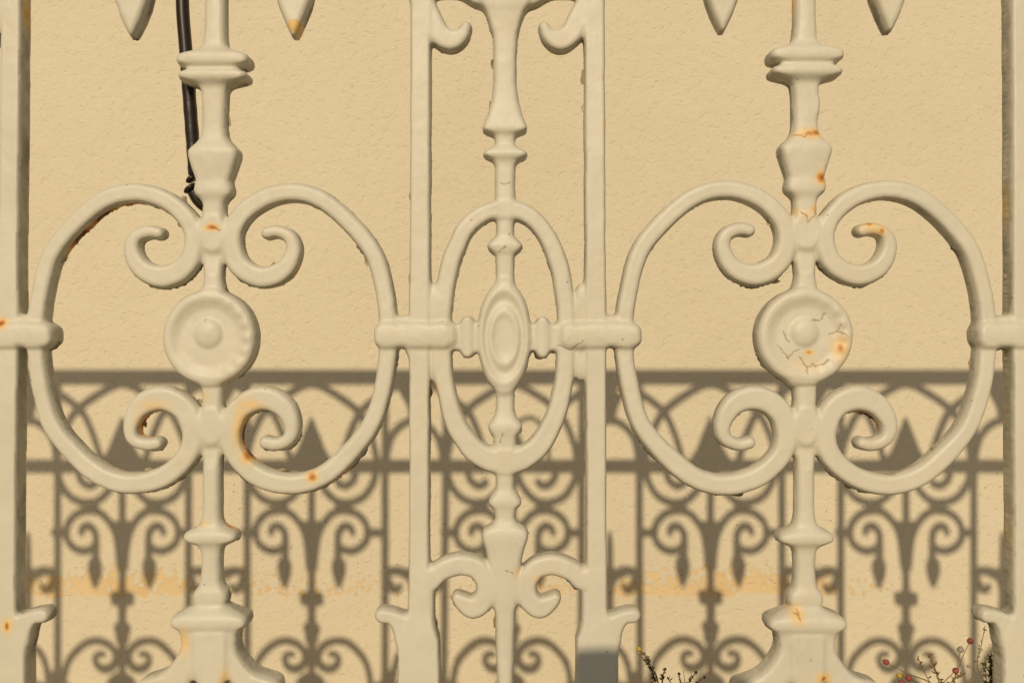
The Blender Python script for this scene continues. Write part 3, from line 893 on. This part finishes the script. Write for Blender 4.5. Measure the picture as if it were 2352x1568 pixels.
fence = bpy.data.objects.new('iron_fence', None)
C.objects.link(fence)
tag(fence, 'ornate cast iron fence in thick cream paint with rust spots, scrolls and rosettes', 'fence')
fence.location = (0, 0, PLINTH_Z)
OBJ = {}
sorted_pieces = []
for V, F, FL, A, NN in pieces:
    o = np.argsort(FL, kind='stable')
    sorted_pieces.append((V, F[o], FL[o], A, NN))
for idx, (name, parent) in enumerate(PARTS):
    vs, fs, at, ns = [], [], [], []
    base = 0
    for V, F, FL, A, NN in sorted_pieces:
        a, b_ = np.searchsorted(FL, [idx, idx + 1])
        if a == b_: continue
        ff = F[a:b_]
        u, inv = np.unique(ff, return_inverse=True)
        fs.append(inv.reshape(-1, 4) + base); vs.append(V[u]); at.append(A[u]); ns.append(NN[u])
        base += len(u)
    if not vs:
        OBJ[idx] = None
        continue
    vs = np.concatenate(vs); fs = np.concatenate(fs); at = np.concatenate(at); ns = np.concatenate(ns)
    vs[:, 2] -= PLINTH_Z
    me = bpy.data.meshes.new(name)
    me.vertices.add(len(vs)); me.loops.add(fs.size); me.polygons.add(len(fs))
    me.vertices.foreach_set('co', vs.astype(np.float32).ravel())
    me.loops.foreach_set('vertex_index', fs.astype(np.int32).ravel())
    me.polygons.foreach_set('loop_start', (np.arange(len(fs)) * 4).astype(np.int32))
    me.polygons.foreach_set('use_smooth', np.ones(len(fs), bool))
    me.update(calc_edges=True)
    for k_, an in enumerate(('rust', 'old_paint', 'crack', 'grime', 'moss')):
        me.attributes.new(an, 'FLOAT', 'POINT').data.foreach_set('value', at[:, k_].astype(np.float32))
    me.normals_split_custom_set_from_vertices(ns.astype(np.float32))
    me.materials.append(M_PAINT)
    ob = bpy.data.objects.new(name, me)
    C.objects.link(ob)
    par = OBJ.get(parent) if parent is not None else None
    ob.parent = par if par is not None else fence
    OBJ[idx] = ob

# curled flakes of loose paint clinging to the flanks
FLAKES = [(838, 598, 10, 20, 80), (1413, 900, 14, 16, 120), (1340, 168, 10, 26, 95), (1338, 240, 8, 18, 80), (929, 446, 6, 14, 90), (932, 640, 7, 22, 95), (1127, 140, 7, 16, 85), (1126, 232, 7, 18, 100), (528, 270, 7, 22, 90),
          (398, 470, 9, 14, 40), (410, 500, 8, 14, 70), (620, 604, 8, 9, 30), (1795, 655, 20, 12, 35), (2254, 840, 9, 24, 85), (2130, 1000, 10, 20, 60), (1985, 952, 14, 12, 40), (330, 1086, 22, 7, 5), (640, 1081, 26, 7, -5),
          (1700, 1132, 24, 8, -15), (992, 905, 6, 18, 85), (990, 1440, 6, 22, 95), (1130, 1440, 7, 22, 85), (445, 925, 10, 9, 60), (1782, 505, 8, 10, 80), (2313, 632, 10, 8, 10), (330, 980, 8, 18, 70), (530, 1365, 7, 14, 100)]
for (x, y, a_, b_, ang) in FLAKES:
    rr = random.Random(int(x * 7 + y))
    gxs, gys, gD, _, _, _ = evaluate(x - 60, x + 60, y - 60, y + 60, 3.0)
    gyd, gxd = np.gradient(gD)
    px0, py0 = 20.0, 20.0
    for _i in range(12):
        a1 = np.array([px0]), np.array([py0])
        d0, g0, g1 = bil(gD, *a1)[0], bil(gxd, *a1)[0], bil(gyd, *a1)[0]
        gn = math.hypot(g0, g1) + 1e-6
        stp = max(-3, min(3, (d0 - min(a_, b_) * .2) / gn))
        px0 = min(39, max(0, px0 - stp * g0 / gn)); py0 = min(39, max(0, py0 - stp * g1 / gn))
    x, y = x - 60 + px0 * 3, y - 60 + py0 * 3
    n_ = 9
    V, z_ = [], -34 + rr.uniform(-8, 8)
    ring_ = []
    for k_ in range(n_):
        th = 2 * math.pi * k_ / n_
        q = rr.uniform(.6, 1.15)
        ring_.append((x + a_ * .75 * q * math.cos(th), y + b_ * .75 * q * math.sin(th), z_ + 5 * math.cos(th * 1.0 + ang) + rr.uniform(-2, 2)))
    for dz in (0, -1.6):
        V += [W(px_, py_, pz_ + dz) - Vector((0, 0, PLINTH_Z)) for px_, py_, pz_ in ring_]
    Fc = [tuple(range(n_))[::-1], tuple(range(n_, 2 * n_))] + [(k_, (k_ + 1) % n_, n_ + (k_ + 1) % n_, n_ + k_) for k_ in range(n_)]
    mesh_obj('paint_flake', V, Fc, M_FLAKE, fence, smooth=False)

v, f = box(-1.95, 1.9, -0.09, 0.13, GROUND_Z, PLINTH_Z + 0.012)
plinth = mesh_obj('plinth_wall', v, f, M_PLINTH, smooth=False)
tag(plinth, 'low rendered plinth wall carrying the iron fence', 'wall')

# ------------------------------------------------------------------ small builders
def tube(pts, radii, n=10, closed_ends=True):
    P = [Vector(p) for p in pts]
    V, Fc = [], []
    t0 = (P[1] - P[0]).normalized()
    up = Vector((0, 1, 0)) if abs(t0.y) < 0.9 else Vector((1, 0, 0))
    a = t0.cross(up).normalized()
    for i, p in enumerate(P):
        t = (P[min(i + 1, len(P) - 1)] - P[max(i - 1, 0)]).normalized()
        a = (a - t * a.dot(t)).normalized()
        b_ = t.cross(a)
        r = radii[i] if hasattr(radii, '__len__') else radii
        for k_ in range(n):
            th = 2 * math.pi * k_ / n
            V.append(p + (a * math.cos(th) + b_ * math.sin(th)) * r)
    for i in range(len(P) - 1):
        for k_ in range(n):
            k2 = (k_ + 1) % n
            Fc.append((i * n + k_, i * n + k2, (i + 1) * n + k2, (i + 1) * n + k_))
    if closed_ends:
        Fc.append(tuple(range(n))[::-1]); Fc.append(tuple((len(P) - 1) * n + k_ for k_ in range(n)))
    return V, Fc

def WP(x, y, z):
    """the place at depth z (u, minus = behind the fence) that is seen at drawing point (x, y)"""
    k_ = (FOC - z) / FOC
    return W(CX + (x - CX) * k_, CY + (y - CY) * k_, z)

def spline(pts, n=8):
    return [Vector(p) for p in smooth_path([tuple(p) for p in pts], n)]

# ------------------------------------------------------------------ black cable hung over the rail behind the left baluster
cb = bpy.data.objects.new('hanging_cable', None)
C.objects.link(cb)
cb_base = WP(452, 462, -75)
cb.location = cb_base
tag(cb, 'black cable hanging behind the left baluster, ending in a ringed hook', 'cable')
def cpart(name, pts, radii, n=14):
    V, Fc = tube([Vector(p) - cb_base for p in pts], radii, n)
    return mesh_obj(name, V, Fc, M_CABLE, cb)
path = [WP(446, 372, -72), WP(437, 250, -68), WP(427, 118, -64), WP(419, 0, -62)] + [W(400, -200, -64), W(402, -480, -75), W(432, -760, -85), W(512, -1010, -70), W(612, -1092, -30), W(694, -1040, -20), W(734, -930, -34), W(744, -800, -62)]
pp = spline(path, 10)
cpart('cable', pp, [0.0066 if i > 3 else 0.0062 for i in range(len(pp))])
sp_ = spline([WP(448, 402, -73), WP(443, 330, -71), WP(437, 250, -68), WP(431, 168, -66)], 8)
cpart('sleeve', sp_, [0.0067 + 0.0002 * math.sin(i * 1.3) for i in range(len(sp_))])
for (x, y, r) in ((441, 410, .0070), (439, 432, .0084)):
    a, b_ = WP(x - 3, y - 4, -74), WP(x + 3, y + 5, -74)
    mid_ = (a + b_) / 2
    cpart('ring', [a, a * .6 + b_ * .4, a * .4 + b_ * .6, b_], [r * .75, r, r, r * .75])
hk_ = spline([WP(444, 440, -74), WP(452, 458, -75), WP(466, 474, -78), WP(482, 482, -82), WP(494, 474, -86)], 6)
cpart('hook', hk_, [0.0062 - 0.00012 * i for i in range(len(hk_))])

# ------------------------------------------------------------------ dry weeds rooted on the plinth behind the fence
def leaf_faces(V, Fc, p, d, nrm, L, w):
    d = d.normalized(); s_ = d.cross(nrm).normalized(); n_ = s_.cross(d)
    b0 = len(V)
    V += [p, p + d * L * .45 + s_ * w + n_ * w * .3, p + d * L + n_ * w * .2, p + d * L * .45 - s_ * w + n_ * w * .3, p + d * L * .5 - n_ * w * .35]
    Fc += [(b0, b0 + 1, b0 + 4), (b0 + 1, b0 + 2, b0 + 4), (b0 + 2, b0 + 3, b0 + 4), (b0 + 3, b0, b0 + 4)]

def bud_mesh(p, axis, r, seed):
    rr = random.Random(seed)
    axis = axis.normalized()
    a = axis.orthogonal().normalized(); b_ = axis.cross(a)
    prof = [(-1.0, .12), (-.8, .62), (-.35, .98), (.15, 1.0), (.6, .78), (.95, .5), (1.05, .42), (.8, .2)]
    n = 12
    V, Fc = [], []
    for z_, w_ in prof:
        for k_ in range(n):
            th = 2 * math.pi * k_ / n
            q = w_ * (1 + .12 * math.cos(th * 6)) * (1 + rr.uniform(-.05, .05))
            V.append(p + axis * z_ * r * 1.1 + (a * math.cos(th) + b_ * math.sin(th)) * q * r)
    for i in range(len(prof) - 1):
        for k_ in range(n):
            k2 = (k_ + 1) % n
            Fc.append((i * n + k_, i * n + k2, (i + 1) * n + k2, (i + 1) * n + k_))
    Fc.append(tuple(range(n))[::-1]); Fc.append(tuple((len(prof) - 1) * n + k_ for k_ in range(n)))
    return V, Fc

def weed(name, label, base, stems, leaf_mat, seed):
    """stems: (points in u with depth, radius u, [(bud t-end?, mat, r u)], leaves (t0, t1, count, length u))"""
    rr = random.Random(seed)
    root = bpy.data.objects.new(name, None)
    C.objects.link(root)
    b0 = WP(*base); b0.z = PLINTH_Z + 0.012
    root.location = b0
    tag(root, label, 'plant', 'wild plants behind the fence')
    LV, LF = [], []
    for pts, r, bud, lv in stems:
        P = spline([b0] + [WP(*p) for p in pts], 7)
        V, Fc = tube([p - b0 for p in P], [r * S * (1.25 - .6 * i / len(P)) for i in range(len(P))], 6)
        mesh_obj('stem', V, Fc, M_STEM, root)
        if bud:
            mat, br = bud
            ax = (P[-1] - P[-2])
            V, Fc = bud_mesh(P[-1] - b0 + ax.normalized() * br * S * .8, ax, br * S, rr.random())
            mesh_obj('flower_bud', V, Fc, mat, root)
        if lv:
            t0, t1, cnt, L = lv
            for i in range(cnt):
                t = t0 + (t1 - t0) * rr.random()
                f_ = t * (len(P) - 1); i0 = min(int(f_), len(P) - 2)
                p = P[i0].lerp(P[i0 + 1], f_ - i0); tg = (P[i0 + 1] - P[i0]).normalized()
                dv = Vector((rr.gauss(0, 1), rr.gauss(0, .8), rr.gauss(.25, .7))).normalized() + tg * rr.uniform(.2, .9)
                leaf_faces(LV, LF, p - b0, dv, Vector((rr.gauss(0, 1), rr.gauss(0, 1), rr.gauss(0, 1))).normalized(), L * S * rr.uniform(.6, 1.25), L * S * rr.uniform(.12, .22))
    if LV:
        o = mesh_obj('leaves', LV, LF, leaf_mat, root, smooth=False)
        o['kind'] = 'stuff'
    return root

Zp = -85
weed('wild_plant', 'thin brown weed with a yellow bud, right of the slender panel foot', (1540, 1640, Zp),
     [([(1512, 1570, Zp), (1496, 1535, Zp), (1484, 1508, Zp), (1471, 1493, Zp)], 1.7, (M_YELLOW, 5.5), (.40, .88, 34, 13)),
      ([(1508, 1572, Zp), (1490, 1530, Zp - 5), (1469, 1500, Zp - 5)], 1.2, (M_GREY, 5), (.5, .8, 14, 10)),
      ([(1522, 1580, Zp), (1522, 1552, Zp), (1527, 1538, Zp)], 1.2, (M_LEAF, 3), (.4, .95, 26, 11)),
      ([(1500, 1590, Zp), (1502, 1562, Zp), (1500, 1548, Zp)], 1.3, None, (.3, .95, 30, 12))], M_LEAF, 3)
weed('wild_plant', 'low tuft of dry brown twigs left of the right flared foot', (1580, 1640, Zp - 10),
     [([(1566, 1590, Zp), (1562, 1562, Zp), (1560, 1549, Zp)], 1.1, (M_LEAF, 3.2), (.4, .9, 14, 9)),
      ([(1580, 1590, Zp), (1586, 1562, Zp), (1597, 1545, Zp)], 1.1, (M_LEAF, 3.2), (.3, .9, 20, 10)),
      ([(1575, 1590, Zp), (1572, 1560, Zp), (1570, 1538, Zp)], .8, None, None),
      ([(1590, 1590, Zp), (1604, 1566, Zp), (1616, 1556, Zp)], 1.0, (M_LEAF, 3.0), (.4, .9, 10, 8)),
      ([(1548, 1590, Zp), (1540, 1566, Zp), (1532, 1556, Zp)], 1.0, None, (.3, .9, 16, 10))], M_LEAF, 4)
weed('wild_plant', 'straggly weed with round red buds right of the right flared foot', (2150, 1650, Zp - 15),
     [([(2160, 1600, Zp), (2135, 1566, Zp), (2085, 1546, Zp), (2040, 1522, Zp)], 1.5, (M_RED, 6.8), None),
      ([(2150, 1610, Zp), (2120, 1572, Zp), (2090, 1560, Zp - 4), (2070, 1552, Zp - 4)], 1.2, (M_YELLOW, 6), None),
      ([(2150, 1610, Zp), (2125, 1580, Zp), (2104, 1566, Zp), (2092, 1559, Zp)], 1.3, (M_RED, 6.8), None),
      ([(2140, 1610, Zp), (2105, 1586, Zp), (2076, 1570, Zp)], 1.3, (M_RED, 6.8), None),
      ([(2175, 1610, Zp), (2192, 1560, Zp), (2210, 1510, Zp), (2226, 1476, Zp)], 1.3, (M_RED, 6.8), None),
      ([(2180, 1610, Zp), (2192, 1560, Zp - 8), (2200, 1520, Zp - 8), (2205, 1496, Zp - 8)], 1.1, (M_GREY, 7), None),
      ([(2150, 1610, Zp), (2166, 1570, Zp), (2182, 1552, Zp), (2191, 1543, Zp)], 1.2, (M_RED, 6.8), None),
      ([(2190, 1610, Zp), (2230, 1560, Zp), (2238, 1535, Zp), (2228, 1530, Zp)], 1.0, (M_GREY, 4), None),
      ([(2160, 1610, Zp), (2158, 1572, Zp), (2146, 1530, Zp), (2132, 1500, Zp)], 1.6, None, (.35, .98, 60, 13)),
      ([(2150, 1610, Zp), (2140, 1576, Zp), (2120, 1536, Zp), (2108, 1508, Zp)], 1.1, None, (.45, .98, 22, 11)),
      ([(2170, 1610, Zp), (2174, 1580, Zp), (2196, 1556, Zp), (2216, 1548, Zp)], 1.2, None, (.3, .95, 40, 13))], M_LEAF, 5)
weed('wild_plant', 'dense green and brown weed climbing beside the right post', (2290, 1650, Zp + 25),
     [([(2284, 1600, Zp), (2278, 1550, Zp), (2276, 1505, Zp)], 2.2, None, (.2, .98, 130, 15)),
      ([(2272, 1600, Zp), (2266, 1560, Zp), (2262, 1520, Zp)], 1.6, None, (.3, .98, 70, 13)),
      ([(2292, 1600, Zp), (2290, 1540, Zp), (2296, 1480, Zp), (2292, 1446, Zp)], 1.6, None, (.3, .98, 60, 11)),
      ([(2270, 1600, Zp), (2245, 1530, Zp), (2252, 1490, Zp), (2263, 1436, Zp)], 1.2, None, (.45, .98, 22, 9)),
      ([(2300, 1600, Zp), (2306, 1500, Zp), (2302, 1450, Zp), (2291, 1424, Zp)], 1.2, (M_RED, 6.8), None)], M_MOSS, 6)

# ------------------------------------------------------------------ the person who stands in the street facing the fence (only the shadow of the hat reaches the picture)
def person():
    base = Vector((-0.046, -1.30, GROUND_Z))
    J = {'pelvis': (0, -.02, .82, .15, .11), 'waist': (0, -.01, 1.0, .135, .10), 'chest': (0, .0, 1.24, .16, .11), 'neck0': (0, .01, 1.40, .075, .07), 'neck': (0, .02, 1.46, .055, .055),
         'head0': (0, .04, 1.53, .066, .075), 'head': (0, .04, 1.60, .075, .092), 'crown': (0, .035, 1.67, .06, .075),
         'shL': (-.17, .0, 1.34, .06, .06), 'elL': (-.25, .06, 1.08, .042, .042), 'wrL': (-.10, .22, 1.16, .03, .03), 'haL': (-.055, .25, 1.20, .034, .022),
         'shR': (.17, .0, 1.34, .06, .06), 'elR': (.25, .06, 1.08, .042, .042), 'wrR': (.10, .22, 1.16, .03, .03), 'haR': (.055, .25, 1.20, .034, .022),
         'hipL': (-.10, -.02, .78, .095, .095), 'knL': (-.11, .05, .45, .06, .06), 'anL': (-.12, .0, .08, .042, .042), 'toL': (-.13, .14, .035, .04, .03),
         'hipR': (.10, -.02, .78, .095, .095), 'knR': (.11, .05, .45, .06, .06), 'anR': (.12, .0, .08, .042, .042), 'toR': (.13, .14, .035, .04, .03)}
    E = [('pelvis', 'waist'), ('waist', 'chest'), ('chest', 'neck0'), ('neck0', 'neck'), ('neck', 'head0'), ('head0', 'head'), ('head', 'crown'),
         ('chest', 'shL'), ('shL', 'elL'), ('elL', 'wrL'), ('wrL', 'haL'), ('chest', 'shR'), ('shR', 'elR'), ('elR', 'wrR'), ('wrR', 'haR'),
         ('pelvis', 'hipL'), ('hipL', 'knL'), ('knL', 'anL'), ('anL', 'toL'), ('pelvis', 'hipR'), ('hipR', 'knR'), ('knR', 'anR'), ('anR', 'toR')]
    for s_, w_ in (('L', -1), ('R', 1)):                       # five unequal fingers each
        hx, hy, hz = J['ha' + s_][:3]
        for k_ in range(4):
            J[f'f{s_}{k_}a'] = (hx - w_ * .012, hy + .012 + k_ * .004, hz + .03 - k_ * .02, .009, .009)
            L = (.045, .05, .047, .036)[k_]
            J[f'f{s_}{k_}b'] = (hx - w_ * (.012 + L * .7), hy + .03, hz + .034 - k_ * .02, .0075, .0075)
            E += [('ha' + s_, f'f{s_}{k_}a'), (f'f{s_}{k_}a', f'f{s_}{k_}b')]
        J[f't{s_}'] = (hx - w_ * .03, hy - .015, hz + .045, .01, .01)
        E.append(('wr' + s_, f't{s_}'))
    names = list(J)
    me = bpy.data.meshes.new('person')
    me.from_pydata([(J[n][0], J[n][1], J[n][2] * 0.97) for n in names], [(names.index(a), names.index(b_)) for a, b_ in E], [])
    me.materials.append(M_CLOTH)
    ob = bpy.data.objects.new('person', me)
    C.objects.link(ob)
    ob.location = base
    md = ob.modifiers.new('skin', 'SKIN')
    md.use_smooth_shade = True
    if not me.skin_vertices:
        bpy.context.view_layer.objects.active = ob
        bpy.ops.mesh.customdata_skin_add()
    for i, n in enumerate(names):
        sv = me.skin_vertices[0].data[i]
        sv.radius = J[n][3:5]
        sv.use_root = (n == 'pelvis')
    ob.modifiers.new('sub', 'SUBSURF').levels = 2
    ob.modifiers['sub'].render_levels = 2
    tag(ob, 'person in dark clothes and a straw hat standing in the street facing the fence', 'person')
    # hat: rounded crown and short brim
    prof = [(0, .0), (.06, -.001), (.088, -.006), (.102, -.020), (.107, -.05), (.110, -.105), (.112, -.125), (.150, -.138), (.152, -.144), (.108, -.138), (.09, -.12), (0, -.10)]
    V, Fc = [], []
    n = 28
    for r, z_ in prof:
        for k_ in range(n):
            th = 2 * math.pi * k_ / n
            q = (abs(math.cos(th)) ** 5 + abs(math.sin(th)) ** 5) ** -0.2       # squarish crown
            V.append(Vector((r * q * math.cos(th), r * q * math.sin(th) + .04, 1.700 + z_ - 0.07 * r * math.cos(th))))
    for i in range(len(prof) - 1):
        for k_ in range(n):
            k2 = (k_ + 1) % n
            Fc.append((i * n + k_, i * n + k2, (i + 1) * n + k2, (i + 1) * n + k_))
    mesh_obj('hat', V, Fc, M_HAIR, ob)
person()
